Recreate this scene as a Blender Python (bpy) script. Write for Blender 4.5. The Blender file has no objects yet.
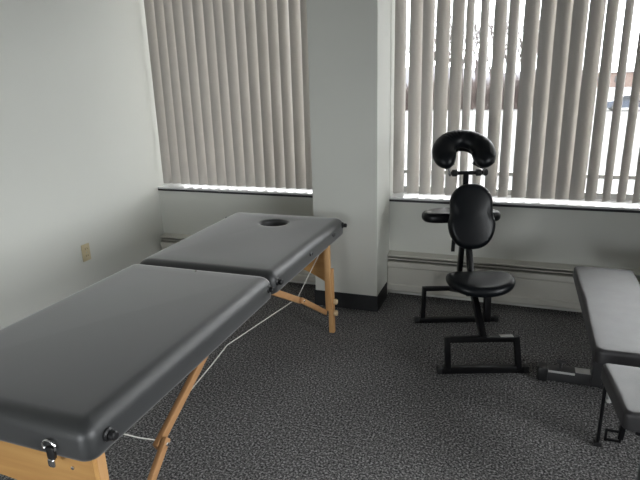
import bpy, bmesh, math, random
from mathutils import Vector, Matrix
random.seed(7)
S = bpy.context.scene
COL = S.collection
PI = math.pi
R = math.radians

# ------------------------------------------------------------------ camera
cam_d = bpy.data.cameras.new('camera'); cam = bpy.data.objects.new('camera', cam_d); COL.objects.link(cam)
cam_d.sensor_fit = 'HORIZONTAL'; cam_d.sensor_width = 36.0
cam_d.lens = 540.0 / 640.0 * 36.0
cam_d.clip_start = 0.02; cam_d.clip_end = 2000
YAW, PITCH, ROLL, CAM_H = -0.352697887, 0.286827447, -0.0292251959, 1.35
fw = Vector((math.sin(YAW)*math.cos(PITCH), math.cos(YAW)*math.cos(PITCH), -math.sin(PITCH)))
rt = Vector((math.cos(YAW), -math.sin(YAW), 0)); up = rt.cross(fw)
rt2 = rt*math.cos(ROLL) + up*math.sin(ROLL); up2 = -rt*math.sin(ROLL) + up*math.cos(ROLL)
cam.matrix_world = Matrix(((rt2.x, up2.x, -fw.x, 0), (rt2.y, up2.y, -fw.y, 0), (rt2.z, up2.z, -fw.z, CAM_H), (0, 0, 0, 1)))
S.camera = cam

# ------------------------------------------------------------------ world: even bright overcast sky
world = bpy.data.worlds.new('overcast_sky'); S.world = world; world.use_nodes = True
wn = world.node_tree.nodes; wl = world.node_tree.links
bg = wn['Background']; bg.inputs['Strength'].default_value = 4.4
tc = wn.new('ShaderNodeTexCoord'); sx = wn.new('ShaderNodeSeparateXYZ'); cr = wn.new('ShaderNodeValToRGB')
wl.new(tc.outputs['Generated'], sx.inputs[0]); wl.new(sx.outputs['Z'], cr.inputs[0]); wl.new(cr.outputs[0], bg.inputs['Color'])
cr.color_ramp.elements[0].position = 0.0; cr.color_ramp.elements[0].color = (0.80, 0.82, 0.84, 1)
cr.color_ramp.elements[1].position = 0.5; cr.color_ramp.elements[1].color = (1.0, 1.0, 1.0, 1)

def portal(name, loc, direction, w, h):
    l = bpy.data.lights.new(name, 'AREA'); l.shape = 'RECTANGLE'; l.size = w; l.size_y = h
    l.cycles.is_portal = True
    o = bpy.data.objects.new(name, l); COL.objects.link(o); o.location = loc
    o.rotation_euler = Vector(direction).to_track_quat('-Z', 'Y').to_euler()
    return o
portal('window_daylight', (-1.78, 3.60, 1.45), (0, -1, 0), 1.34, 1.66)
portal('window_daylight', (0.45, 3.60, 1.45), (0, -1, 0), 2.40, 1.66)
portal('window_daylight', (2.44, 0.65, 1.25), (-1, 0, 0), 1.9, 1.6)  # sky portal for the added side window
portal('window_daylight', (-0.95, -1.13, 0.57), (0, 1, 0), 1.1, 0.8)  # sky portal for the added low rear window

# ------------------------------------------------------------------ exposure
S.view_settings.view_transform = 'Standard'
S.view_settings.look = 'None'
S.view_settings.gamma = 1.0
S.view_settings.use_curve_mapping = False
S.view_settings.exposure = 1.66
S.cycles.max_bounces = 10
S.cycles.diffuse_bounces = 6
S.cycles.transparent_max_bounces = 12
S.cycles.sample_clamp_indirect = 6.0

# ------------------------------------------------------------------ materials
def new_mat(name):
    m = bpy.data.materials.new(name); m.use_nodes = True
    n = m.node_tree.nodes; l = m.node_tree.links
    return m, n, l, n['Principled BSDF']

def plain(name, col, rough=0.5, metal=0.0, var=0.06, scale=8.0, bump=0.0, bscale=200.0, spec=0.5, sheen=0.0):
    m, n, l, b = new_mat(name)
    tc = n.new('ShaderNodeTexCoord'); nz = n.new('ShaderNodeTexNoise')
    nz.inputs['Scale'].default_value = scale; nz.inputs['Detail'].default_value = 4
    l.new(tc.outputs['Object'], nz.inputs['Vector'])
    r = n.new('ShaderNodeValToRGB'); l.new(nz.outputs['Fac'], r.inputs[0])
    r.color_ramp.elements[0].position = 0.3; r.color_ramp.elements[1].position = 0.7
    r.color_ramp.elements[0].color = tuple(c*(1-var) for c in col)+(1,)
    r.color_ramp.elements[1].color = tuple(min(1, c*(1+var)) for c in col)+(1,)
    l.new(r.outputs[0], b.inputs['Base Color'])
    b.inputs['Roughness'].default_value = rough; b.inputs['Metallic'].default_value = metal
    b.inputs['Specular IOR Level'].default_value = spec
    if sheen:
        b.inputs['Sheen Weight'].default_value = sheen; b.inputs['Sheen Roughness'].default_value = 0.35
    if bump:
        z2 = n.new('ShaderNodeTexNoise'); z2.inputs['Scale'].default_value = bscale; z2.inputs['Detail'].default_value = 3
        l.new(tc.outputs['Object'], z2.inputs['Vector'])
        bp = n.new('ShaderNodeBump'); bp.inputs['Strength'].default_value = bump; bp.inputs['Distance'].default_value = 0.002
        l.new(z2.outputs['Fac'], bp.inputs['Height']); l.new(bp.outputs[0], b.inputs['Normal'])
    return m

def wood(name, c0, c1, axis):
    m, n, l, b = new_mat(name)
    tc = n.new('ShaderNodeTexCoord'); mp = n.new('ShaderNodeMapping')
    sc = [38, 38, 38]; sc[axis] = 2.2
    mp.inputs['Scale'].default_value = sc
    nz = n.new('ShaderNodeTexNoise'); nz.inputs['Scale'].default_value = 1.0; nz.inputs['Detail'].default_value = 5; nz.inputs['Distortion'].default_value = 0.6
    l.new(tc.outputs['Object'], mp.inputs[0]); l.new(mp.outputs[0], nz.inputs['Vector'])
    r = n.new('ShaderNodeValToRGB'); l.new(nz.outputs['Fac'], r.inputs[0])
    r.color_ramp.elements[0].position = 0.25; r.color_ramp.elements[1].position = 0.75
    r.color_ramp.elements[0].color = c0+(1,); r.color_ramp.elements[1].color = c1+(1,)
    l.new(r.outputs[0], b.inputs['Base Color']); b.inputs['Roughness'].default_value = 0.42
    return m

def carpet_mat():
    m, n, l, b = new_mat('charcoal_carpet')
    tc = n.new('ShaderNodeTexCoord')
    z1 = n.new('ShaderNodeTexNoise'); z1.inputs['Scale'].default_value = 120; z1.inputs['Detail'].default_value = 3; z1.inputs['Roughness'].default_value = 0.75
    z2 = n.new('ShaderNodeTexNoise'); z2.inputs['Scale'].default_value = 3.0; z2.inputs['Detail'].default_value = 3
    l.new(tc.outputs['Object'], z1.inputs['Vector']); l.new(tc.outputs['Object'], z2.inputs['Vector'])
    r = n.new('ShaderNodeValToRGB'); l.new(z1.outputs['Fac'], r.inputs[0])
    e = r.color_ramp.elements
    e[0].position = 0.36; e[0].color = (0.020, 0.020, 0.021, 1)
    e[1].position = 0.66; e[1].color = (0.60, 0.59, 0.59, 1)
    k = e.new(0.52); k.color = (0.175, 0.172, 0.173, 1)
    mx = n.new('ShaderNodeMix'); mx.data_type = 'RGBA'; mx.blend_type = 'MULTIPLY'; mx.inputs[0].default_value = 0.25
    l.new(r.outputs[0], mx.inputs[6]); l.new(z2.outputs['Fac'], mx.inputs[7])
    l.new(mx.outputs[2], b.inputs['Base Color'])
    b.inputs['Roughness'].default_value = 1.0; b.inputs['Specular IOR Level'].default_value = 0.05
    bp = n.new('ShaderNodeBump'); bp.inputs['Strength'].default_value = 0.7; bp.inputs['Distance'].default_value = 0.006
    l.new(z1.outputs['Fac'], bp.inputs['Height']); l.new(bp.outputs[0], b.inputs['Normal'])
    return m

def slat_mat():
    m, n, l, b = new_mat('vinyl_slat')
    tc = n.new('ShaderNodeTexCoord'); nz = n.new('ShaderNodeTexNoise'); nz.inputs['Scale'].default_value = 60; nz.inputs['Detail'].default_value = 3
    mp = n.new('ShaderNodeMapping'); mp.inputs['Scale'].default_value = (8, 8, 0.3)
    l.new(tc.outputs['Object'], mp.inputs[0]); l.new(mp.outputs[0], nz.inputs['Vector'])
    r = n.new('ShaderNodeValToRGB'); l.new(nz.outputs['Fac'], r.inputs[0])
    r.color_ramp.elements[0].color = (0.48, 0.453, 0.418, 1); r.color_ramp.elements[1].color = (0.57, 0.543, 0.508, 1)
    l.new(r.outputs[0], b.inputs['Base Color']); b.inputs['Roughness'].default_value = 0.55
    tr = n.new('ShaderNodeBsdfTranslucent'); tr.inputs['Color'].default_value = (0.70, 0.62, 0.54, 1)
    mx = n.new('ShaderNodeMixShader'); mx.inputs[0].default_value = SLAT_TRANS
    l.new(b.outputs[0], mx.inputs[1]); l.new(tr.outputs[0], mx.inputs[2])
    l.new(mx.outputs[0], n['Material Output'].inputs['Surface'])
    return m
SLAT_TRANS = 0.05

def glass_mat():
    m, n, l, b = new_mat('window_glass')
    n.remove(b)
    t = n.new('ShaderNodeBsdfTransparent'); t.inputs['Color'].default_value = (0.96, 0.97, 0.97, 1)
    g = n.new('ShaderNodeBsdfGlossy'); g.inputs['Roughness'].default_value = 0.02
    f = n.new('ShaderNodeFresnel'); f.inputs['IOR'].default_value = 1.45
    mx = n.new('ShaderNodeMixShader')
    l.new(f.outputs[0], mx.inputs[0]); l.new(t.outputs[0], mx.inputs[1]); l.new(g.outputs[0], mx.inputs[2])
    l.new(mx.outputs[0], n['Material Output'].inputs['Surface'])
    return m

def snow_mat():
    m, n, l, b = new_mat('snowy_ground')
    tc = n.new('ShaderNodeTexCoord'); mp = n.new('ShaderNodeMapping'); mp.inputs['Scale'].default_value = (0.05, 0.22, 0.2)
    nz = n.new('ShaderNodeTexNoise'); nz.inputs['Scale'].default_value = 1.0; nz.inputs['Detail'].default_value = 7; nz.inputs['Roughness'].default_value = 0.65
    l.new(tc.outputs['Object'], mp.inputs[0]); l.new(mp.outputs[0], nz.inputs['Vector'])
    r = n.new('ShaderNodeValToRGB'); l.new(nz.outputs['Fac'], r.inputs[0])
    e = r.color_ramp.elements
    e[0].position = 0.40; e[0].color = (0.035, 0.035, 0.035, 1); e[1].position = 0.60; e[1].color = (0.105, 0.104, 0.102, 1)
    l.new(r.outputs[0], b.inputs['Base Color']); b.inputs['Roughness'].default_value = 0.9
    return m

M = dict(
    wall=plain('painted_wall', (0.685, 0.69, 0.645), 0.75, var=0.015, scale=2, bump=0.05, bscale=300, spec=0.25),
    wall_dark=plain('toned_down_wall', (0.42, 0.415, 0.40), 0.8, var=0.02, scale=3),  # for the unseen walls, toned down to cut bounced light
    ceil=plain('painted_ceiling', (0.36, 0.36, 0.345), 0.9, var=0.02, scale=4),
    carpet=carpet_mat(),
    rubber=plain('black_rubber_base', (0.012, 0.013, 0.015), 0.55, var=0.2, scale=20),
    sill=plain('pale_sill', (0.72, 0.72, 0.72), 0.25, var=0.06, scale=25),
    dark=plain('dark_edge', (0.018, 0.018, 0.022), 0.35, var=0.15, scale=30),
    frame=plain('window_frame_metal', (0.50, 0.50, 0.49), 0.5, metal=0.2),
    glass=glass_mat(), slat=slat_mat(),
    rail=plain('blind_headrail', (0.7, 0.69, 0.66), 0.5),
    heater=plain('heater_enamel', (0.60, 0.585, 0.53), 0.45, var=0.02, scale=5),
    slot=plain('heater_shadow_gap', (0.01, 0.01, 0.01), 0.8),  # black stands in for the shade inside the heater slots
    vinyl=plain('black_vinyl', (0.022, 0.0235, 0.025), 0.50, var=0.10, scale=6, bump=0.10, bscale=350, spec=1.0, sheen=0.75),
    vinyl_chair=plain('black_chair_vinyl', (0.0040, 0.0050, 0.0066), 0.34, var=0.10, scale=9, bump=0.08, bscale=350, spec=0.28),
    vinyl_bench=plain('worn_grey_black_vinyl', (0.023, 0.022, 0.024), 0.50, var=0.35, scale=14, bump=0.10, bscale=300, spec=0.75, sheen=0.10),
    beech=wood('beech_long_x', (0.50, 0.255, 0.08), (0.63, 0.36, 0.13), 0),
    beech_z=wood('beech_long_z', (0.52, 0.28, 0.11), (0.66, 0.39, 0.18), 2),
    beech_y=wood('beech_long_y', (0.42, 0.22, 0.095), (0.54, 0.30, 0.14), 1),
    birch=plain('pale_wood_knob', (0.66, 0.50, 0.30), 0.45),
    black=plain('black_powder_coat', (0.005, 0.005, 0.006), 0.32, var=0.1, scale=30, spec=0.35),
    plastic=plain('black_plastic', (0.014, 0.014, 0.015), 0.4),
    grey=plain('grey_steel_tube', (0.055, 0.055, 0.058), 0.38, metal=0.3),
    chrome=plain('chrome', (0.72, 0.72, 0.72), 0.18, metal=1.0),
    silver=plain('pale_silver', (0.55, 0.55, 0.54), 0.4, metal=0.3),
    cord=plain('white_coated_cable', (0.62, 0.60, 0.56), 0.5),
    cream=plain('cream_plastic', (0.62, 0.53, 0.34), 0.4, var=0.02),
    slotdark=plain('outlet_slot', (0.05, 0.045, 0.03), 0.6),
    bark=plain('grey_bark', (0.045, 0.037, 0.035), 0.9, var=0.25, scale=3),
    twig=plain('brown_twigs', (0.055, 0.040, 0.036), 0.95, var=0.3, scale=1.5),
    hill=plain('wooded_hill', (0.040, 0.040, 0.048), 1.0, var=0.25, scale=0.06),
    brush=plain('winter_brush', (0.16, 0.125, 0.110), 1.0, var=0.35, scale=0.4),
    snow=snow_mat(),
    carpaint=plain('dark_blue_paint', (0.03, 0.038, 0.055), 0.25, metal=0.3),
    carglass=plain('car_glass', (0.02, 0.022, 0.025), 0.08),
    tyre=plain('tyre', (0.012, 0.012, 0.012), 0.8),
    lamp=plain('car_lamp', (0.4, 0.1, 0.08), 0.3),
    brick=plain('far_brick', (0.10, 0.070, 0.060), 0.9, var=0.15, scale=0.5),
    roof=plain('snowy_roof', (0.32, 0.32, 0.33), 0.9),
    ext=plain('exterior_wall', (0.3, 0.29, 0.28), 0.9),
)

# ------------------------------------------------------------------ helpers
def obj(name, bm, mat, parent=None, off=(0, 0, 0), smooth=True, angle=35):
    if any(off):
        bmesh.ops.translate(bm, verts=bm.verts, vec=-Vector(off))
    bmesh.ops.recalc_face_normals(bm, faces=bm.faces)
    me = bpy.data.meshes.new(name); bm.to_mesh(me); bm.free()
    me.materials.append(M[mat] if isinstance(mat, str) else mat)
    if smooth:
        for p in me.polygons: p.use_smooth = True
        me.set_sharp_from_angle(angle=R(angle))
    o = bpy.data.objects.new(name, me); COL.objects.link(o)
    if parent: o.parent = parent
    return o

def thing(name, label, cat, loc=(0, 0, 0), rz=0.0, group=None):
    o = bpy.data.objects.new(name, None); COL.objects.link(o); o.empty_display_size = 0.1
    o.location = loc; o.rotation_euler = (0, 0, rz); o['label'] = label; o['category'] = cat
    if group: o['group'] = group
    return o

def struct(o):
    o['kind'] = 'structure'; return o

def box(bm, x0, x1, y0, y1, z0, z1, bev=0.0, mat=None):
    r = bmesh.ops.create_cube(bm, size=1.0)
    vs = r['verts']
    for v in vs:
        v.co = Vector(((x0+x1)/2 + v.co.x*(x1-x0), (y0+y1)/2 + v.co.y*(y1-y0), (z0+z1)/2 + v.co.z*(z1-z0)))
    if bev:
        es = list({e for v in vs for e in v.link_edges})
        rr = bmesh.ops.bevel(bm, geom=es, offset=bev, segments=2, profile=0.5, affect='EDGES')
        vs = list({v for f in rr['faces'] for v in f.verts} | {v for v in vs if v.is_valid})
    if mat is not None:
        bmesh.ops.transform(bm, matrix=mat, verts=vs)
    return vs

def bar(bm, p, q, w, h, upv=(0, 0, 1), bev=0.003):
    p, q = Vector(p), Vector(q); d = q-p; L = d.length; d.normalize()
    u = Vector(upv); s = d.cross(u)
    if s.length < 1e-4: s = d.cross(Vector((1, 0, 0)))
    s.normalize(); u = s.cross(d)
    m = Matrix(((d.x, s.x, u.x, (p.x+q.x)/2), (d.y, s.y, u.y, (p.y+q.y)/2), (d.z, s.z, u.z, (p.z+q.z)/2), (0, 0, 0, 1)))
    box(bm, -L/2, L/2, -w/2, w/2, -h/2, h/2, bev, m)

def sweep(bm, pts, radii, n=12, caps=True, ref=(0, 0, 1), flat=None):
    pts = [Vector(p) for p in pts]
    if not isinstance(radii, (list, tuple)): radii = [radii]*len(pts)
    rings = []; prev = None
    for i, p in enumerate(pts):
        t = (pts[min(i+1, len(pts)-1)] - pts[max(i-1, 0)]).normalized()
        if prev is None:
            a = Vector(ref); 
            if abs(a.dot(t)) > 0.95: a = Vector((1, 0, 0))
            s = (a - t*a.dot(t)).normalized()
        else:
            s = (prev - t*prev.dot(t)).normalized()
        prev = s; b = t.cross(s)
        rr = radii[i]; ra, rb = rr if isinstance(rr, tuple) else (rr, rr)
        rings.append([bm.verts.new(p + s*ra*math.cos(2*PI*k/n) + b*rb*math.sin(2*PI*k/n)) for k in range(n)])
    for a, b in zip(rings, rings[1:]):
        for k in range(n): bm.faces.new((a[k], a[(k+1) % n], b[(k+1) % n], b[k]))
    if caps:
        bm.faces.new(rings[0][::-1]); bm.faces.new(rings[-1])
    return rings

def cyl(bm, p, q, r, n=16, bev=True):
    p, q = Vector(p), Vector(q); d = (q-p); L = d.length; d.normalize(); e = min(r*0.25, L*0.3)
    if bev: sweep(bm, [p, p+d*1e-5, p+d*e, q-d*e, q-d*1e-5, q], [r*0.0+r*0.72, r*0.75, r, r, r*0.75, r*0.72], n)
    else: sweep(bm, [p, q], r, n)

def loft(bm, loops, close_first=True, close_last=True):
    rings = [[bm.verts.new(v) for v in L] for L in loops]
    n = len(rings[0])
    for a, b in zip(rings, rings[1:]):
        for k in range(n): bm.faces.new((a[k], a[(k+1) % n], b[(k+1) % n], b[k]))
    if close_first: bm.faces.new(rings[0][::-1])
    if close_last: bm.faces.new(rings[-1])
    return rings

def rrect(hx, hy, r, n=8, m=10):
    """rounded rectangle outline with points along the straights too"""
    pts = []
    cs = [(hx-r, hy-r, 0), (-hx+r, hy-r, PI/2), (-hx+r, -hy+r, PI), (hx-r, -hy+r, 3*PI/2)]
    for i, (cx, cy, a0) in enumerate(cs):
        for k in range(n+1):
            a = a0 + PI/2*k/n
            pts.append((cx + r*math.cos(a), cy + r*math.sin(a)))
        nx, ny, na = cs[(i+1) % 4]
        ax, ay = pts[-1]; bx, by = nx + r*math.cos(na), ny + r*math.sin(na)
        for k in range(1, m):
            t = k/m; pts.append((ax+(bx-ax)*t, ay+(by-ay)*t))
    return pts

def pad(bm, outline, T, r, dome=0.0, warp=None, mat=None, rb=None):
    """upholstered pad: closed outline, thickness T, rounded top shoulder r, bottom shoulder rb"""
    rb = r if rb is None else rb
    cx = sum(p[0] for p in outline)/len(outline); cy = sum(p[1] for p in outline)/len(outline)
    ext = sum(math.hypot(p[0]-cx, p[1]-cy) for p in outline)/len(outline)
    def ring(inset, z):
        L = []
        for x, y in outline:
            d = math.hypot(x-cx, y-cy); f = max(0.0, 1-inset/d)
            L.append(Vector((cx+(x-cx)*f, cy+(y-cy)*f, z)))
        return L
    def scaled(f, z): return [Vector((cx+(x-cx)*f, cy+(y-cy)*f, z)) for x, y in outline]
    loops = [scaled(0.05, 0), scaled(0.5, 0)]
    for k in range(0, 6):
        a = PI/2*k/5; loops.append(ring(rb*(1-math.sin(a)), rb*(1-math.cos(a))))
    for k in range(0, 7):
        a = PI/2*k/6; loops.append(ring(r*(1-math.cos(a)), T-r+r*math.sin(a)))
    f0 = 1-r/ext
    for k in range(1, 9):
        f = f0*(1-k/8)+0.01
        loops.append(scaled(f, T + dome*(1-(f/f0)**2)))
    if warp:
        for L in loops:
            for v in L: v.z += warp(v.x, v.y)
    if mat is not None:
        loops = [[mat @ v for v in L] for L in loops]
    loft(bm, loops)

# ------------------------------------------------------------------ the setting
XL, XR, YW, YB, ZC = -2.445, 2.30, 3.26, -1.0, 2.45
SILL = 0.64; HEAD = 2.28
b = bmesh.new(); box(b, XL-0.1, XR+0.1, YB-0.1, YW+0.3, -0.1, 0.0); struct(obj('floor', b, 'carpet', smooth=False))
b = bmesh.new(); box(b, XL-0.1, XR+0.1, YB-0.1, YW+0.3, ZC, ZC+0.1); struct(obj('ceiling', b, 'ceil', smooth=False))
b = bmesh.new(); box(b, XL-0.12, XL, YB-0.1, YW+0.3, 0.0, ZC); struct(obj('wall_left', b, 'wall', smooth=False))
QW = (-1.5, -0.4, 0.17, 0.97)  # low rear opening out of view, added to let light in from behind
b = bmesh.new()
box(b, XL, QW[0], YB-0.12, YB, 0, ZC); box(b, QW[1], XR, YB-0.12, YB, 0, ZC)
box(b, QW[0], QW[1], YB-0.12, YB, 0, QW[2]); box(b, QW[0], QW[1], YB-0.12, YB, QW[3], ZC); struct(obj('wall_rear', b, 'wall_dark', smooth=False))
# right wall with an opening for the added, unseen side window
RW = (-0.30, 1.60, 0.45, 2.05)
b = bmesh.new()
box(b, XR, XR+0.12, YB, RW[0], 0, ZC); box(b, XR, XR+0.12, RW[1], YW+0.3, 0, ZC)
box(b, XR, XR+0.12, RW[0], RW[1], 0, RW[2]); box(b, XR, XR+0.12, RW[0], RW[1], RW[3], ZC)
struct(obj('wall_right', b, 'wall_dark', smooth=False))
PXL, PXR, PY = -1.122, -0.728, 2.94          # pillar
WR = 1.62                                     # right end of the right-hand window
b = bmesh.new()
box(b, XL, XR, YW, YW+0.3, 0, SILL-0.022); box(b, XL, XR, YW, YW+0.3, HEAD, ZC)
box(b, WR, XR, YW, YW+0.3, SILL-0.022, HEAD); box(b, PXL, PXR, YW, YW+0.3, SILL-0.022, HEAD)
struct(obj('wall_front', b, 'wall', smooth=False))
b = bmesh.new(); box(b, PXL, PXR, PY, YW, 0, ZC, 0.004); struct(obj('wall_pillar', b, 'wall', smooth=False))
b = bmesh.new()
box(b, PXL-0.006, PXR+0.006, PY-0.006, PY, 0, 0.10, 0.002); box(b, PXR, PXR+0.006, PY, YW-0.075, 0, 0.10, 0.002); box(b, PXL-0.006, PXL, PY, YW-0.075, 0, 0.10, 0.002)
struct(obj('baseboard_pillar', b, 'rubber', smooth=False))
b = bmesh.new(); box(b, XL, XL+0.006, YB, YW-0.08, 0, 0.10, 0.002); struct(obj('baseboard_left', b, 'rubber', smooth=False))
b = bmesh.new(); box(b, XR-0.006, XR, YB, YW-0.08, 0, 0.10, 0.002); struct(obj('baseboard_right', b, 'rubber', smooth=False))

def window(n, x0, x1):
    b = bmesh.new(); t = 0.04
    yf0, yf1 = YW+0.20, YW+0.25
    box(b, x0, x0+t, yf0, yf1, SILL, HEAD); box(b, x1-t, x1, yf0, yf1, SILL, HEAD)
    box(b, x0+t, x1-t, yf0, yf1, SILL, SILL+0.035); box(b, x0+t, x1-t, yf0, yf1, HEAD-t, HEAD)
    box(b, x0+t, x1-t, yf0+0.012, yf1, SILL+0.118, SILL+0.140)
    w = struct(obj('window_%d' % n, b, 'frame', smooth=False))
    g = bmesh.new(); box(g, x0+t, x1-t, yf0+0.02, yf0+0.026, SILL+0.035, HEAD-t)
    obj('pane', g, 'glass', w, smooth=False)
    s = bmesh.new(); box(s, x0, x1, YW-0.012, yf0, SILL-0.012, SILL, 0.003); obj('sill', s, 'sill', w, smooth=False)
    s = bmesh.new(); box(s, x0, x1, YW-0.010, YW+0.01, SILL-0.026, SILL-0.012, 0.002); obj('sill_edge', s, 'dark', w, smooth=False)
window(1, XL, PXL)
window(2, PXR, WR)
b = bmesh.new(); t = 0.05; y0, y1, z0, z1 = RW
box(b, XR+0.04, XR+0.09, y0, y0+t, z0, z1); box(b, XR+0.04, XR+0.09, y1-t, y1, z0, z1)
box(b, XR+0.04, XR+0.09, y0+t, y1-t, z0, z0+t); box(b, XR+0.04, XR+0.09, y0+t, y1-t, z1-t, z1)
w3 = struct(obj('window_3', b, 'frame', smooth=False))  # unseen window, added to light the left wall from the side
g = bmesh.new(); box(g, XR+0.06, XR+0.066, y0+t, y1-t, z0+t, z1-t); obj('pane', g, 'glass', w3, smooth=False)

x0, x1, z0, z1 = QW
b = bmesh.new(); box(b, x0, x0+t, YB-0.09, YB-0.04, z0, z1); box(b, x1-t, x1, YB-0.09, YB-0.04, z0, z1)
box(b, x0+t, x1-t, YB-0.09, YB-0.04, z0, z0+t); box(b, x0+t, x1-t, YB-0.09, YB-0.04, z1-t, z1)
w4 = struct(obj('window_4', b, 'frame', smooth=False))  # unseen window, added to light the table's near end from behind
g = bmesh.new(); box(g, x0+t, x1-t, YB-0.068, YB-0.062, z0+t, z1-t); obj('pane', g, 'glass', w4, smooth=False)

# ------------------------------------------------------------------ vertical blinds
def slat_mesh(bm, L, W=0.089, sag=0.014, th=0.0012, n=10):
    f = []; k = []
    for i in range(n+1):
        u = -W/2 + W*i/n; y = -sag*(1-(2*u/W)**2)
        f.append((u, y)); k.append((u, y+th))
    prof = f + k[::-1]
    loft(bm, [[Vector((x, y, z)) for x, y in prof] for z in (0, L)])

def blind(name, label, xs, angles, x0, x1):
    ybl = YW + 0.085; zb, zt = SILL+0.016, HEAD-0.045
    root = thing(name, label, 'blinds', ((x0+x1)/2, ybl, zb))
    b = bmesh.new(); box(b, x0, x1, YW+0.06, YW+0.11, HEAD-0.045, HEAD, 0.003)
    obj('headrail', b, 'rail', root, root.location)
    b = bmesh.new(); slat_mesh(b, zt-zb); proto = obj('slat', b, 'slat', root, angle=60)
    for i, (x, a) in enumerate(zip(xs, angles)):
        o = proto if i == 0 else proto.copy()
        if i: COL.objects.link(o); o.parent = root
        o.location = (x-(x0+x1)/2, 0, 0); o.rotation_euler = (random.uniform(-0.003, 0.003), random.uniform(-0.004, 0.004), R(a))
pitch = 0.0752
n1 = 17
xs = [XL+0.040+pitch*i for i in range(n1)]
blind('vertical_blind', 'closed pale vertical blind in the window left of the pillar', xs, [54+random.uniform(-3, 3) for _ in xs], XL+0.008, PXL-0.006)
xs2 = [-0.690, -0.5991, -0.5235, -0.446, -0.3651, -0.2935, -0.2159, -0.1319, -0.0599, 0.0279, 0.1086, 0.1887, 0.264, 0.3395, 0.4133, 0.4923]
an2 = [52, 43, 49, 36, 45, 65, 62, 43, 53, 26, 27, 22, 28, 24, 44, 55]
while xs2[-1] < WR-0.10:
    xs2.append(xs2[-1]+pitch); an2.append(56+random.uniform(-6, 6))
blind('vertical_blind', 'partly open pale vertical blind behind the massage chair, showing snow through its gaps', xs2, an2, PXR+0.006, WR-0.006)

# ------------------------------------------------------------------ baseboard heaters
def heater(label, x0, x1):
    root = thing('baseboard_heater', label, 'heater', ((x0+x1)/2, YW, 0))
    def ext(prof, xa, xb):
        b = bmesh.new(); loft(b, [[Vector((xx, y, z)) for y, z in prof] for xx in (xa, xb)]); return b
    yw = YW
    cover = [(yw, 0.040), (yw-0.060, 0.040), (yw-0.067, 0.048), (yw-0.067, 0.082), (yw-0.061, 0.090), (yw-0.061, 0.196), (yw-0.068, 0.208), (yw-0.068, 0.236), (yw-0.060, 0.240), (yw-0.045, 0.238), (yw, 0.238)]
    obj('cover', ext(cover, x0, x1), 'heater', root, root.location, smooth=False)
    top = [(yw, 0.276), (yw, 0.292), (yw-0.012, 0.291), (yw-0.056, 0.282), (yw-0.062, 0.278), (yw-0.062, 0.273), (yw-0.056, 0.273), (yw-0.014, 0.276)]
    obj('top_cover', ext(top, x0, x1), 'heater', root, root.location, smooth=False)
    slot = [(yw, 0.238), (yw-0.010, 0.2385), (yw-0.010, 0.272), (yw, 0.275)]
    obj('slot_shade', ext(slot, x0, x1), 'slot', root, root.location, smooth=False)  # black backing strip, shade of the slots put into its colour
    damp = [(yw-0.008, 0.254), (yw-0.062, 0.254), (yw-0.062, 0.260), (yw-0.008, 0.260)]
    obj('damper', ext(damp, x0, x1), 'heater', root, root.location, smooth=False)
heater('long cream baseboard heater on wall right of the pillar, behind the massage chair', PXR+0.004, XR-0.01)
heater('cream baseboard heater in corner left of the pillar, mostly behind the massage table', XL+0.012, PXL-0.004)

# ------------------------------------------------------------------ wall outlet
root = thing('wall_outlet', 'cream double power outlet low on the left wall', 'outlet', (XL, 2.475, 0.38))
b = bmesh.new(); box(b, XL, XL+0.006, 2.444, 2.508, 0.328, 0.433, 0.002); obj('cover_plate', b, 'cream', root, root.location)
for dz in (0.022, -0.022):
    b = bmesh.new(); box(b, XL+0.004, XL+0.009, 2.460, 2.492, 0.38+dz-0.015, 0.38+dz+0.015, 0.003); rc = obj('receptacle', b, 'cream', root, root.location)
    for dy in (-0.007, 0.007):
        b = bmesh.new(); box(b, XL+0.0085, XL+0.0095, 2.476+dy-0.0012, 2.476+dy+0.0012, 0.38+dz-0.002, 0.38+dz+0.007); obj('slot', b, 'slotdark', rc, root.location, smooth=False)
b = bmesh.new(); cyl(b, (XL+0.005, 2.476, 0.38), (XL+0.008, 2.476, 0.38), 0.003, 10); obj('screw', b, 'silver', root, root.location)

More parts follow.
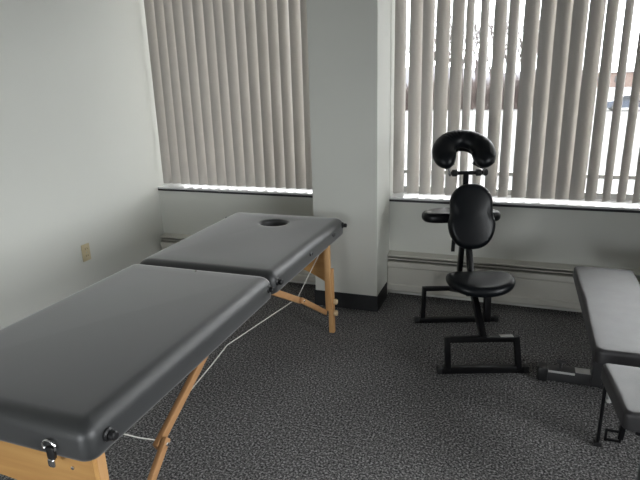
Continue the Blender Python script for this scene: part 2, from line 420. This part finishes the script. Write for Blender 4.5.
# ------------------------------------------------------------------ massage table
T0 = (-1.235, 1.85, 0.0)
mt = thing('massage_table', 'long folding massage table, black padded top with face hole, beech legs', 'massage table', T0)
W2 = 0.345
def section(name, v0, v1, c0, c1, zoff0, zoff1, hole=None):
    zb, th, r = 0.512, 0.098, 0.042
    L = v1-v0; vm = (v0+v1)/2
    def place(u, v, z):
        t = (v-v0)/L
        return Vector((c0+(c1-c0)*t + u, v, z + zoff0+(zoff1-zoff0)*t))
    out = rrect(W2, L/2, 0.034, 8, 14)
    def inset(e):
        return rrect(W2-e, L/2-e, max(0.034-e*0.5, 0.016), 8, 14)
    b = bmesh.new(); loops = []
    def add(pts, z): loops.append([place(x, vm+y, z) for x, y in pts])
    if hole:
        hx, hy, ra, rb_ = hole; hyc = hy-vm
        def on_ell(pts): return [(hx+ra*math.cos(a), hyc+rb_*math.sin(a)) for a in [math.atan2((y-hyc)/rb_, (x-hx)/ra) for x, y in pts]]
        add(on_ell(inset(r*1.15)), zb+0.004)
    else:
        add([(x*0.02, y*0.02) for x, y in out], zb+0.004)
    add(inset(0.03), zb+0.004); add(inset(0.006), zb); add(inset(0.002), zb+0.003); add(inset(0.0), zb+0.012); add(inset(0.0), zb+0.035); 
    for k in range(0, 8):
        a = PI/2*k/7; add(inset(r*(1-math.cos(a))*1.15), zb+th-r+r*math.sin(a))
    top = zb+th; edge = inset(r*1.15)
    if hole:
        hx, hy, ra, rb_ = hole
        hyc = hy-vm
        ell = []
        for x, y in edge:
            a = math.atan2((y-hyc)/rb_, (x-hx)/ra); ell.append((hx+ra*math.cos(a), hyc+rb_*math.sin(a)))
        def mixp(t, s=1.0): return [((x*(1-t)+(hx+(ex-hx)*s)*t), (y*(1-t)+(hyc+(ey-hyc)*s)*t)) for (x, y), (ex, ey) in zip(edge, ell)]
        for t in (0.1, 0.3, 0.5, 0.7, 0.85, 0.95): add(mixp(t, 1.25), top+0.003*math.sin(PI*t))
        for k in range(0, 6):
            a = PI/2*k/5; s = 1.25-0.25*math.sin(a); add(mixp(1.0, s), top-0.020*(1-math.cos(a)))
        add(mixp(1.0, 1.0), zb+0.004)
    else:
        for t in (0.1, 0.3, 0.6, 0.9): add([(x*(1-t), y*(1-t)) for x, y in edge], top+0.004*t)
        add([(x*0.01, y*0.01) for x, y in edge], top+0.004)
    loft(b, loops, not hole, not hole)
    if hole: bmesh.ops.remove_doubles(b, verts=b.verts, dist=1e-5)
    return obj(name, b, 'vinyl', mt, T0, angle=50)
HZ = -0.016
near = section('tabletop_section', 0.800, 1.888, -1.217, -1.252, 0.0, HZ)
far = section('tabletop_section', 1.896, 2.830, -1.252, -1.236, HZ, 0.0, hole=(0.006, 2.622, 0.074, 0.060))

# wooden under-frame of each section
for v0, v1, c in ((0.84, 1.865, -1.235), (1.92, 2.79, -1.252)):
    b = bmesh.new(); z0, z1 = 0.506, 0.515
    for x in (c-W2+0.055, c+W2-0.077): box(b, x, x+0.022, v0, v1, z0, z1, 0.002)
    for y in (v0, v1-0.022): box(b, c-W2+0.077, c+W2-0.077, y, y+0.022, z0, z1, 0.002)
    obj('frame', b, 'beech', mt, T0)

def end_board(y, c, hw):
    # plywood panel between the legs with an arched lower edge
    b = bmesh.new(); n = 24; top = []; bot = []
    for i in range(n+1):
        u = -hw + 2*hw*i/n
        top.append((c+u, 0.520)); bot.append((c+u, 0.290+0.096*max(0, 1-(u/(hw*0.97))**2)))
    prof = top + bot[::-1]
    loft(b, [[Vector((x, yy, z)) for x, z in prof] for yy in (y, y+0.014)])
    return obj('end_board', b, 'beech', mt, T0)
end_board(0.822, -1.222, 0.331)
end_board(2.604, -1.232, 0.315)

def leg(x, y, side, dirn, xb):
    # upper rail with a bolted-on sliding foot section and two round knobs
    b = bmesh.new(); bar(b, (x, y, 0.515), (x+(xb-x)*0.72, y, 0.145), 0.030, 0.028, (0, 1, 0)); lg = obj('leg', b, 'beech_z', mt, T0)
    e = 0.026*side
    b = bmesh.new(); bar(b, (x+(xb-x)*0.4+e*0.2, y+0.029, 0.375), (xb+e*0.2, y+0.029, 0.001), 0.030, 0.028, (0, 1, 0)); obj('foot_section', b, 'beech_z', lg, T0)
    for z in (0.118, 0.185):
        xx = x+(xb-x)*(1-z/0.52)+e*0.75
        b = bmesh.new(); cyl(b, (xx, y+0.029, z), (xx+0.020*side, y+0.029, z), 0.016); obj('knob', b, 'birch', lg, T0)
leg(-0.909, 0.853, 1, 1, -0.905); leg(-1.535, 0.853, -1, 1, -1.50)
leg(-0.909, 2.572, 1, -1, -0.905); leg(-1.535, 2.572, -1, -1, -1.44)

def brace(p, q, r):
    p, q, r = Vector(p), Vector(q), Vector(r)
    d1 = (q-p).normalized(); d2 = (r-q).normalized()
    b = bmesh.new(); bar(b, p, q+d1*0.018, 0.018, 0.030, (0, 0, 1)); br = obj('brace', b, 'beech_y', mt, T0)
    o = Vector((0.0185 if p.x > T0[0] else -0.0185, 0, 0))
    b = bmesh.new(); bar(b, q-d2*0.018+o, r+o, 0.016, 0.028, (0, 0, 1)); obj('brace_arm', b, 'beech_y', br, T0)
    b = bmesh.new(); cyl(b, q-o*0.7, q+o*1.7, 0.006, 10); obj('pivot_bolt', b, 'chrome', br, T0)
for x in (-0.945, -1.51):
    brace((x, 1.470, 0.508), (x, 1.125, 0.326), (x, 0.905, 0.125))
    brace((x, 1.935, 0.500), (x, 2.245, 0.330), (x, 2.575, 0.125))
# support cables
for x in (-0.955, -1.495):
    pts = [(2.600, 0.470), (2.250, 0.338), (1.570, 0.425), (1.46, 0.405), (1.308, 0.383), (1.215, 0.345), (1.165, 0.322), (1.127, 0.330), (1.06, 0.385), (0.93, 0.505)]
    fine = []
    for a, c in zip(pts, pts[1:]):
        for k in range(3): fine.append((x, a[0]+(c[0]-a[0])*k/3, a[1]+(c[1]-a[1])*k/3))
    fine.append((x,)+pts[-1])
    b = bmesh.new(); sweep(b, fine, 0.0021, 8); obj('support_cable', b, 'cord', mt, T0)

def bumper(x, y, z, d=(1, 0, 0)):
    d = Vector(d).normalized(); p = Vector((x, y, z))
    b = bmesh.new(); cyl(b, p-d*0.004, p+d*0.008, 0.017); cyl(b, p+d*0.008, p+d*0.026, 0.0115); obj('bumper', b, 'plastic', mt, T0)
bumper(-0.910, 1.845, 0.545); bumper(-0.910, 1.935, 0.545)
bumper(-0.893, 2.795, 0.568); bumper(-0.872, 0.862, 0.555)
bumper(-1.595, 1.845, 0.545, (-1, 0, 0)); bumper(-1.595, 1.935, 0.545, (-1, 0, 0)); bumper(-1.597, 2.775, 0.568, (-1, 0, 0))
def d_ring(c, n, t, s=1.0):
    c, n, t = Vector(c), Vector(n).normalized(), Vector(t).normalized(); u = n.cross(t)
    b = bmesh.new()
    box(b, -0.012*s, 0.012*s, -0.006*s, 0.006*s, 0, 0.004, 0.001, Matrix(((t.x, u.x, n.x, c.x), (t.y, u.y, n.y, c.y), (t.z, u.z, n.z, c.z), (0, 0, 0, 1))))
    pts = [c+n*0.005+t*0.015*s*math.cos(a)-Vector((0, 0, 1))*(0.013*s*math.sin(a)-0.003) for a in [PI*k/10 for k in range(11)]]
    sweep(b, pts+[pts[0]], 0.0022, 6, caps=False)
    obj('d_ring', b, 'grey', mt, T0)
d_ring((-0.901, 2.31, 0.552), (1, 0, 0), (0, 1, 0), 1.15); d_ring((-0.896, 2.64, 0.556), (1, 0, 0), (0, 1, 0), 1.15)
# closing latch on the near end
b = bmesh.new(); c = Vector((-0.985, 0.799, 0.545))
sweep(b, [c+Vector((0.019*math.cos(a), -0.006, 0.016*math.sin(a))) for a in [R(-30+24*k) for k in range(11)]], 0.0032, 8)
lt = obj('latch', b, 'chrome', mt, T0)
b = bmesh.new(); box(b, c.x-0.012, c.x+0.012, c.y-0.008, c.y+0.002, c.z-0.036, c.z-0.004, 0.003); obj('latch_strap', b, 'plastic', lt, T0)
b = bmesh.new(); box(b, c.x-0.009, c.x+0.011, c.y-0.012, c.y-0.004, c.z-0.056, c.z-0.034, 0.004); obj('latch_tongue', b, 'chrome', lt, T0)
b = bmesh.new(); cyl(b, (-1.235, 1.832, 0.590), (-1.235, 1.832, 0.599), 0.006, 10); obj('rivet', b, 'chrome', mt, T0)
for x in (-0.955, -1.49):
    b = bmesh.new(); cyl(b, (x, 0.818, 0.47), (x, 0.826, 0.47), 0.005, 10); obj('screw', b, 'chrome', mt, T0)

# ------------------------------------------------------------------ massage chair
C0 = (-0.084, 2.399, 0.0)
mc = thing('massage_chair', 'black padded massage chair with horseshoe face cradle, standing by the window', 'massage chair', C0, R(18.6))
def lobj(name, b, mat, parent=mc, **k): return obj(name, b, mat, parent, **k)
b = bmesh.new()
bar(b, (-0.172, 0, 0.174), (0.152, 0.0, 0.174), 0.028, 0.026); bar(b, (-0.170, 0, 0.187), (-0.160, -0.004, 0.016), 0.026, 0.028, (0, 1, 0)); bar(b, (0.150, 0, 0.187), (0.172, -0.004, 0.016), 0.026, 0.028, (0, 1, 0))
nb = lobj('near_base', b, 'black')
b = bmesh.new(); bar(b, (-0.200, 0, 0.0165), (0.205, 0, 0.0165), 0.034, 0.032); lobj('floor_bar', b, 'black', nb)
for x in (-0.200, 0.205):
    b = bmesh.new(); box(b, x-0.012, x+0.012, -0.018, 0.018, 0.0, 0.034, 0.004); lobj('end_cap', b, 'plastic', nb)
b = bmesh.new(); box(b, 0.075, 0.135, -0.012, 0.013, 0.1862, 0.1885, 0.0008); lobj('worn_sticker', b, 'silver', nb)['label'] = 'torn pale sticker on the top bar'
fy = 0.560
b = bmesh.new()
bar(b, (-0.180, fy, 0.206), (0.160, fy, 0.206), 0.024, 0.024); bar(b, (-0.184, fy, 0.217), (-0.190, fy, 0.016), 0.024, 0.026, (0, 1, 0)); bar(b, (0.164, fy, 0.217), (0.172, fy, 0.016), 0.024, 0.026, (0, 1, 0))
fb = lobj('far_base', b, 'black')
b = bmesh.new(); bar(b, (-0.222, fy, 0.0155), (0.228, fy, 0.0155), 0.030, 0.030); lobj('floor_bar', b, 'black', fb)
for x in (-0.222, 0.228):
    b = bmesh.new(); box(b, x-0.012, x+0.012, fy-0.018, fy+0.018, 0.0, 0.034, 0.004); lobj('end_cap', b, 'plastic', fb)
# crossing main tubes
b = bmesh.new(); bar(b, (0.0, 0.004, 0.170), (0.0, 0.26, 0.345), 0.028, 0.040, (0, -1, 1)); bar(b, (0.0, 0.25, 0.332), (0.0, 0.455, 0.68), 0.028, 0.036, (0, -1, 0.3)); lobj('main_post', b, 'black')
b = bmesh.new(); bar(b, (-0.034, fy, 0.206), (-0.034, 0.10, 0.372), 0.022, 0.034, (0, 0, 1)); bar(b, (0.034, fy, 0.206), (0.034, 0.10, 0.372), 0.022, 0.034, (0, 0, 1)); lobj('seat_strut', b, 'black')
b = bmesh.new(); bar(b, (0.040, 0.12, 0.372), (0.040, 0.105, 0.215), 0.030, 0.036, (0, 1, 0)); lobj('seat_brace', b, 'black')
b = bmesh.new(); bar(b, (-0.034, 0.40, 0.262), (-0.030, 0.36, 0.60), 0.024, 0.032, (0, 1, 0)); lobj('chest_strut', b, 'black')
b = bmesh.new(); cyl(b, (-0.055, 0.30, 0.299+0.0), (0.055, 0.31, 0.299), 0.008, 10); lobj('pivot_bolt', b, 'chrome')
b = bmesh.new(); box(b, -0.075, 0.075, 0.06, 0.20, 0.362, 0.376, 0.003); lobj('seat_bracket', b, 'black')
# seat: saddle-shaped oval
def superell(a, c, e, n=56, f=None):
    o = []
    for k in range(n):
        t = 2*PI*k/n; cs, sn = math.cos(t), math.sin(t)
        x = a*math.copysign(abs(cs)**(2/e), cs); y = c*math.copysign(abs(sn)**(2/e), sn)
        if f: x, y = f(x, y)
        o.append((x, y))
    return o
b = bmesh.new(); pad(b, superell(0.160, 0.128, 2.3, f=lambda x, y: (x*(1-0.25*max(0, y)), y)), 0.050, 0.024, warp=lambda x, y: 0.75*x*x-0.35*y*y, mat=Matrix.Translation((0.002, 0.125, 0.378)))
lobj('seat', b, 'vinyl_chair', angle=60)
# chest pad: upright figure-of-eight cushion facing the seat
tilt = Matrix.Translation((0.006, 0.372, 0.668)) @ Matrix.Rotation(R(90-16), 4, 'X')
def eight(x, y):
    return (x*(1-0.12*math.exp(-((y-0.028)/0.045)**2)+0.02*(1 if y < 0 else 0)), y)
b = bmesh.new(); pad(b, superell(0.119, 0.166, 2.35, 64, eight), 0.070, 0.030, dome=0.008, mat=tilt @ Matrix.Translation((0, 0, -0.02)))
lobj('chest_pad', b, 'vinyl_chair', angle=60)
b = bmesh.new(); bar(b, (0, 0.385, 0.68), (0, 0.47, 0.655), 0.05, 0.05); lobj('chest_bracket', b, 'black')
# arm rest: wide kidney-shaped shelf beyond the chest pad
b = bmesh.new(); pad(b, superell(0.207, 0.115, 2.5, f=lambda x, y: (x, y+0.035*(x/0.2)**2*-1)), 0.052, 0.022, mat=Matrix.Translation((-0.006, 0.565, 0.605)) @ Matrix.Rotation(R(-4), 4, 'X'))
lobj('arm_rest', b, 'vinyl_chair', angle=60)
b = bmesh.new(); bar(b, (0.0, 0.43, 0.60), (0.0, 0.54, 0.606), 0.03, 0.03); lobj('arm_rest_bracket', b, 'black')
b = bmesh.new(); bar(b, (-0.052, 0.46, 0.62), (-0.056, 0.46, 0.455), 0.020, 0.006, (0, 1, 0)); lobj('strap', b, 'plastic')
# face cradle
b = bmesh.new(); cyl(b, (0.0, 0.470, 0.64), (-0.012, 0.435, 0.882), 0.014); lobj('cradle_post', b, 'black')
b = bmesh.new(); cyl(b, (-0.088, 0.435, 0.882), (0.078, 0.435, 0.882), 0.010); cb = lobj('cradle_crossbar', b, 'black')
for x0, x1 in ((-0.084, -0.056), (0.036, 0.064), (0.076, 0.096)):
    b = bmesh.new(); cyl(b, (x0, 0.435, 0.882), (x1, 0.435, 0.882), 0.018); lobj('knob', b, 'plastic', cb)
for s in (-1, 1):
    b = bmesh.new(); bar(b, (s*0.086-0.008, 0.438, 0.868), (s*0.094-0.018, 0.430, 0.935), 0.012, 0.024, (0, 1, 0)); lobj('cradle_hinge', b, 'chrome', cb)
b = bmesh.new()
CM = Matrix.Translation((-0.024, 0.450, 0.978)) @ Matrix.Rotation(R(90-50), 4, 'X')
pts = []; rad = []
NN = 96; rx, ry = 0.100, 0.096
for k in range(NN+1):
    a = R(-52 + (284)*k/NN)
    pts.append(CM @ Vector((rx*math.cos(a), ry*math.sin(a)+0.004, 0)))
    e = min(k, NN-k)/NN
    endf = min(1.0, math.sqrt(max(0.0, 1-(1-min(1, e*7))**2))*0.9+0.12)
    wr = 1.0 + (0.030*math.sin(k*1.9) if abs(k-NN/2) < 17 else 0)
    narrow = 1.0-0.16*math.exp(-((k-NN/2)/17.0)**2)
    rad.append((0.044*endf*wr, 0.060*endf*narrow*(2-wr)))
nrm = (CM.to_3x3() @ Vector((0, 0, 1)))
sweep(b, pts, rad, 18, ref=nrm)
lobj('face_cushion', b, 'vinyl_chair', angle=60)
b = bmesh.new()
pl = [CM @ Vector((0.088*math.cos(a), 0.082*math.sin(a), -0.040)) for a in [R(-40+260*k/24) for k in range(25)]]
sweep(b, pl, [(0.004, 0.030)]*25, 8, ref=nrm); lobj('cradle_plate', b, 'plastic')

# ------------------------------------------------------------------ weight bench
B0 = (0.435, 2.40, 0.0)
wb = thing('weight_bench', 'low adjustable weight bench with worn dark vinyl pads at right edge', 'weight bench', B0)
def bpad(name, pts, z, T):
    b = bmesh.new(); pad(b, pts, T, 0.016, mat=Matrix.Translation((0, 0, z)), rb=0.006); return obj(name, b, 'vinyl_bench', wb, B0, angle=50)
def shift(o, cx, cy): return [(x+cx, y+cy) for x, y in o]
def taper(o, k): return [(x*(1+k*y), y) for x, y in o]
bpad('backrest', shift(rrect(0.130, 0.465, 0.030, 6, 10), 0.438, 2.365), 0.372, 0.058)
bpad('seat', shift(taper(rrect(0.109, 0.150, 0.020, 6, 10), 0.80), 0.437, 1.680), 0.368, 0.058)
b = bmesh.new(); bar(b, (0.44, 1.50, 0.315), (0.44, 2.72, 0.315), 0.05, 0.05); obj('main_beam', b, 'grey', wb, B0)
b = bmesh.new(); box(b, 0.38, 0.50, 1.56, 1.78, 0.340, 0.368, 0.003); box(b, 0.36, 0.52, 2.0, 2.7, 0.340, 0.372, 0.003); obj('pad_bracket', b, 'black', wb, B0)
b = bmesh.new(); bar(b, (0.402, 2.40, 0.300), (0.402, 2.405, 0.030), 0.055, 0.045, (1, 0, 0)); obj('rear_post', b, 'grey', wb, B0)
b = bmesh.new(); bar(b, (0.185, 2.425, 0.035), (0.675, 2.425, 0.035), 0.055, 0.055); rf = obj('rear_foot', b, 'grey', wb, B0)
for x in (0.183, 0.677):
    b = bmesh.new(); box(b, x-0.022, x+0.022, 2.392, 2.458, 0.0, 0.068, 0.008); obj('end_cap', b, 'plastic', rf, B0)
b = bmesh.new(); box(b, 0.318, 0.385, 2.400, 2.450, 0.0625, 0.0640, 0.0005); obj('pale_rectangle', b, 'silver', rf, B0)['label'] = 'pale rectangle on top of the foot bar'  # thin pale rectangle on the bar top
b = bmesh.new(); box(b, 0.205, 0.315, 2.3955, 2.3985, 0.050, 0.0600, 0.0005); obj('painted_highlight', b, 'silver', rf, B0)  # highlight along the bar's front top edge, built as a pale strip
b = bmesh.new(); cyl(b, (0.258, 2.43, 0.06), (0.258, 2.43, 0.095), 0.006, 10); cyl(b, (0.238, 2.43, 0.092), (0.278, 2.43, 0.092), 0.007, 10); obj('pull_pin', b, 'grey', rf, B0)
b = bmesh.new(); bar(b, (0.366, 1.985, 0.345), (0.364, 1.980, 0.004), 0.012, 0.014, (0, 1, 0)); fl = obj('support_rod', b, 'black', wb, B0)
b = bmesh.new(); box(b, 0.350, 0.378, 1.966, 1.994, 0, 0.014, 0.003); obj('rubber_foot', b, 'plastic', fl, B0)
b = bmesh.new(); cyl(b, (0.378, 2.040, 0.210), (0.380, 1.960, 0.202), 0.010); ak = obj('adjuster_lever', b, 'silver', wb, B0)
b = bmesh.new(); cyl(b, (0.378, 2.030, 0.209), (0.425, 2.03, 0.300), 0.007); obj('lever_arm', b, 'black', ak, B0)
b = bmesh.new(); bar(b, (0.44, 1.60, 0.300), (0.44, 1.60, 0.03), 0.045, 0.045, (1, 0, 0)); ff = obj('front_post', b, 'grey', wb, B0)
b = bmesh.new(); bar(b, (0.30, 1.60, 0.024), (0.58, 1.60, 0.024), 0.045, 0.045); obj('front_foot', b, 'black', wb, B0)
b = bmesh.new()
for p, q in (((0.392, 2.0, 0.058), (0.440, 2.0, 0.058)), ((0.392, 2.0, 0.018), (0.440, 2.0, 0.018)), ((0.392, 2.0, 0.012), (0.392, 2.0, 0.064)), ((0.440, 2.0, 0.012), (0.440, 2.0, 0.064))):
    bar(b, p, q, 0.010, 0.010, (0, 1, 0))
bar(b, (0.44, 2.0, 0.03), (0.46, 2.0, 0.30), 0.02, 0.02, (0, 1, 0))
obj('pedal_bracket', b, 'black', wb, B0)

# ------------------------------------------------------------------ outdoors
GZ = -2.1
b = bmesh.new(); box(b, -260, 260, 4.0, 420, GZ-0.5, GZ); box(b, 4, 260, -120, 4.0, GZ-0.5, GZ); struct(obj('ground', b, 'snow', smooth=False))
# wooded ridge on the horizon
b = bmesh.new(); n = 90; front = []; top = []; back = []
for i in range(n+1):
    x = -220+440*i/n; h = 3.2+2.2*math.sin(i*0.21)+1.4*math.sin(i*0.53+1)+random.uniform(-0.4, 0.4)
    front.append(bm_v := b.verts.new((x, 230+6*math.sin(i*0.3), GZ))); top.append(b.verts.new((x, 255, GZ+h+2.0))); back.append(b.verts.new((x, 300, GZ)))
for i in range(n):
    b.faces.new((front[i], front[i+1], top[i+1], top[i])); b.faces.new((top[i], top[i+1], back[i+1], back[i]))
struct(obj('hill', b, 'hill'))

def twig(b, p, d, L, r, depth):
    q = p + d*L
    n = 5 if depth > 2 else 3
    sweep(b, [p, p+d*L*0.5+Vector((random.uniform(-.05, .05), random.uniform(-.05, .05), 0))*L, q], [r, r*0.8, r*0.6], n, caps=False, ref=(1, 0, 0))
    if depth == 0: return
    k = 3 if depth > 1 else 3
    for i in range(k):
        a = random.uniform(0, 2*PI); s = random.uniform(0.35, 0.75)
        nd = (d + Vector((math.cos(a), math.sin(a), random.uniform(-0.05, 0.25)))*s).normalized()
        twig(b, p + d*L*random.uniform(0.55, 1.0), nd, L*random.uniform(0.6, 0.8), r*0.55, depth-1)
def tree(x, y, h, label):
    t = thing('bare_tree', label, 'tree', (x, y, GZ), 0, 'bare trees beyond the snowy lot')
    b = bmesh.new(); sweep(b, [(0, 0, 0), (0.05, 0, h*0.18), (0.0, 0.05, h*0.36)], [h*0.020, h*0.016, h*0.013], 7, ref=(1, 0, 0)); obj('trunk', b, 'bark', t)
    b = bmesh.new(); base = Vector((0, 0.05, h*0.34))
    for i in range(5):
        a = i*2*PI/5+random.uniform(-.3, .3)
        twig(b, base+Vector((0, 0, h*random.uniform(-0.12, 0.02))), Vector((math.cos(a)*0.30, math.sin(a)*0.30, 1)).normalized(), h*0.25, h*0.0095, 4)
    obj('branches', b, 'bark', t)
TREE_LABEL = 'leafless grey tree among the bare trees beyond the snowy lot'
for i in range(10):
    ty = 66 + (i*3 % 5)*10.5
    tree((-11.5+i*1.65)*ty/66, ty, random.uniform(10.5, 12.5)*(ty/66)**0.8, TREE_LABEL)
# tangled winter brush along the far edge of the lot: uncountable twigs, one object
b = bmesh.new()
for i in range(13):
    cx, cy, h, w = -12.5+i*1.45+random.uniform(-.3, .3), 62.5+random.uniform(-1, 1), random.uniform(3.4, 4.8), 1.6
    for k in range(230):
        d = Vector((random.gauss(0, 0.3), random.gauss(0, 0.3), 1)).normalized()
        px_ = random.gauss(0, w*0.32)
        p = Vector((cx+px_, cy+random.gauss(0, 0.5), GZ)); q = p + d*h*random.uniform(0.5, 1.0)*math.exp(-(px_/w)**2*0.8)
        sweep(b, [p, (p+q)/2+Vector((random.uniform(-.1, .1), 0, 0)), q], [0.030, 0.022, 0.010], 3, caps=False, ref=(1, 0, 0))
        for m_ in range(2):
            s_ = p+(q-p)*random.uniform(0.3, 0.8)
            sweep(b, [s_, s_+Vector((random.gauss(0, .35), random.gauss(0, .3), random.uniform(0.3, 0.9)))*h*0.3], [0.018, 0.008], 3, caps=False, ref=(1, 0, 0))
o = obj('winter_brush', b, 'twig'); o['kind'] = 'stuff'
o['label'] = 'tangled brown winter brush below the bare trees across the snowy lot'; o['category'] = 'brush'
# low brick building far to the right
bl = thing('brick_building', 'low distant brick building with snowy roof, seen above the parked car', 'building', (24.5, 150, GZ))
b = bmesh.new(); box(b, -10, 12, 0, 9, 0, 3.4); obj('wall', b, 'brick', bl, smooth=False)
b = bmesh.new(); loft(b, [[Vector((x, -0.4, 3.4)), Vector((x, 9.4, 3.4)), Vector((x, 4.5, 4.6))] for x in (-10.4, 12.4)]); obj('roof', b, 'roof', bl, smooth=False)
for i in range(5):
    b = bmesh.new(); box(b, -8+i*4.2, -6.4+i*4.2, -0.06, 0.0, 1.1, 2.5); obj('window', b, 'carglass', bl, smooth=False)
b = bmesh.new()
# parked car
cr_ = thing('parked_car', 'dark parked car on the snowy lot, far right through the blinds', 'car', (9.5, 58, GZ))
b = bmesh.new()
prof = [(-2.15, 0.30), (-2.20, 0.60), (-2.10, 0.86), (-1.35, 0.96), (-0.62, 1.40), (0.75, 1.42), (1.50, 1.00), (2.05, 0.92), (2.18, 0.60), (2.12, 0.30)]
loft(b, [[Vector((x*(1-0.02*abs(s)*4), y*1, z)) for x, z in prof] for s, y in ((1, -0.86), (0, -0.80), (0, 0.80), (1, 0.86))])
bd = obj('body', b, 'carpaint', cr_, smooth=False)
for pr in ([(-1.12, 0.98), (-0.58, 1.33), (0.02, 1.35), (0.02, 0.98)], [(0.10, 0.98), (0.10, 1.35), (0.70, 1.35), (1.25, 1.0)]):
    b = bmesh.new(); loft(b, [[Vector((x, y, z)) for x, z in pr] for y in (-0.872, 0.872)]); obj('side_window', b, 'carglass', bd, smooth=False)
for x in (-1.35, 1.35):
    for y in (-0.78, 0.78):
        b = bmesh.new(); cyl(b, (x, y-0.12, 0.32), (x, y+0.12, 0.32), 0.32, 20); wl_ = obj('wheel', b, 'tyre', cr_)
        b = bmesh.new(); cyl(b, (x, y-0.13, 0.32), (x, y+0.13, 0.32), 0.18, 14); obj('hubcap', b, 'silver', wl_)
for y in (-0.62, 0.62):
    b = bmesh.new(); box(b, -2.20, -2.12, y-0.15, y+0.15, 0.66, 0.80); obj('tail_lamp', b, 'lamp', cr_, smooth=False)
    b = bmesh.new(); box(b, 2.08, 2.17, y-0.16, y+0.16, 0.64, 0.78); obj('headlamp', b, 'silver', cr_, smooth=False)
# short dark post out on the lot
b = bmesh.new(); cyl(b, (0, 0, 0), (0, 0, 1.1), 0.10, 12)
o = obj('bollard', b, 'dark'); o.location = (-3.6, 34, GZ); o['label'] = 'short dark post standing on the snowy lot'; o['category'] = 'post'
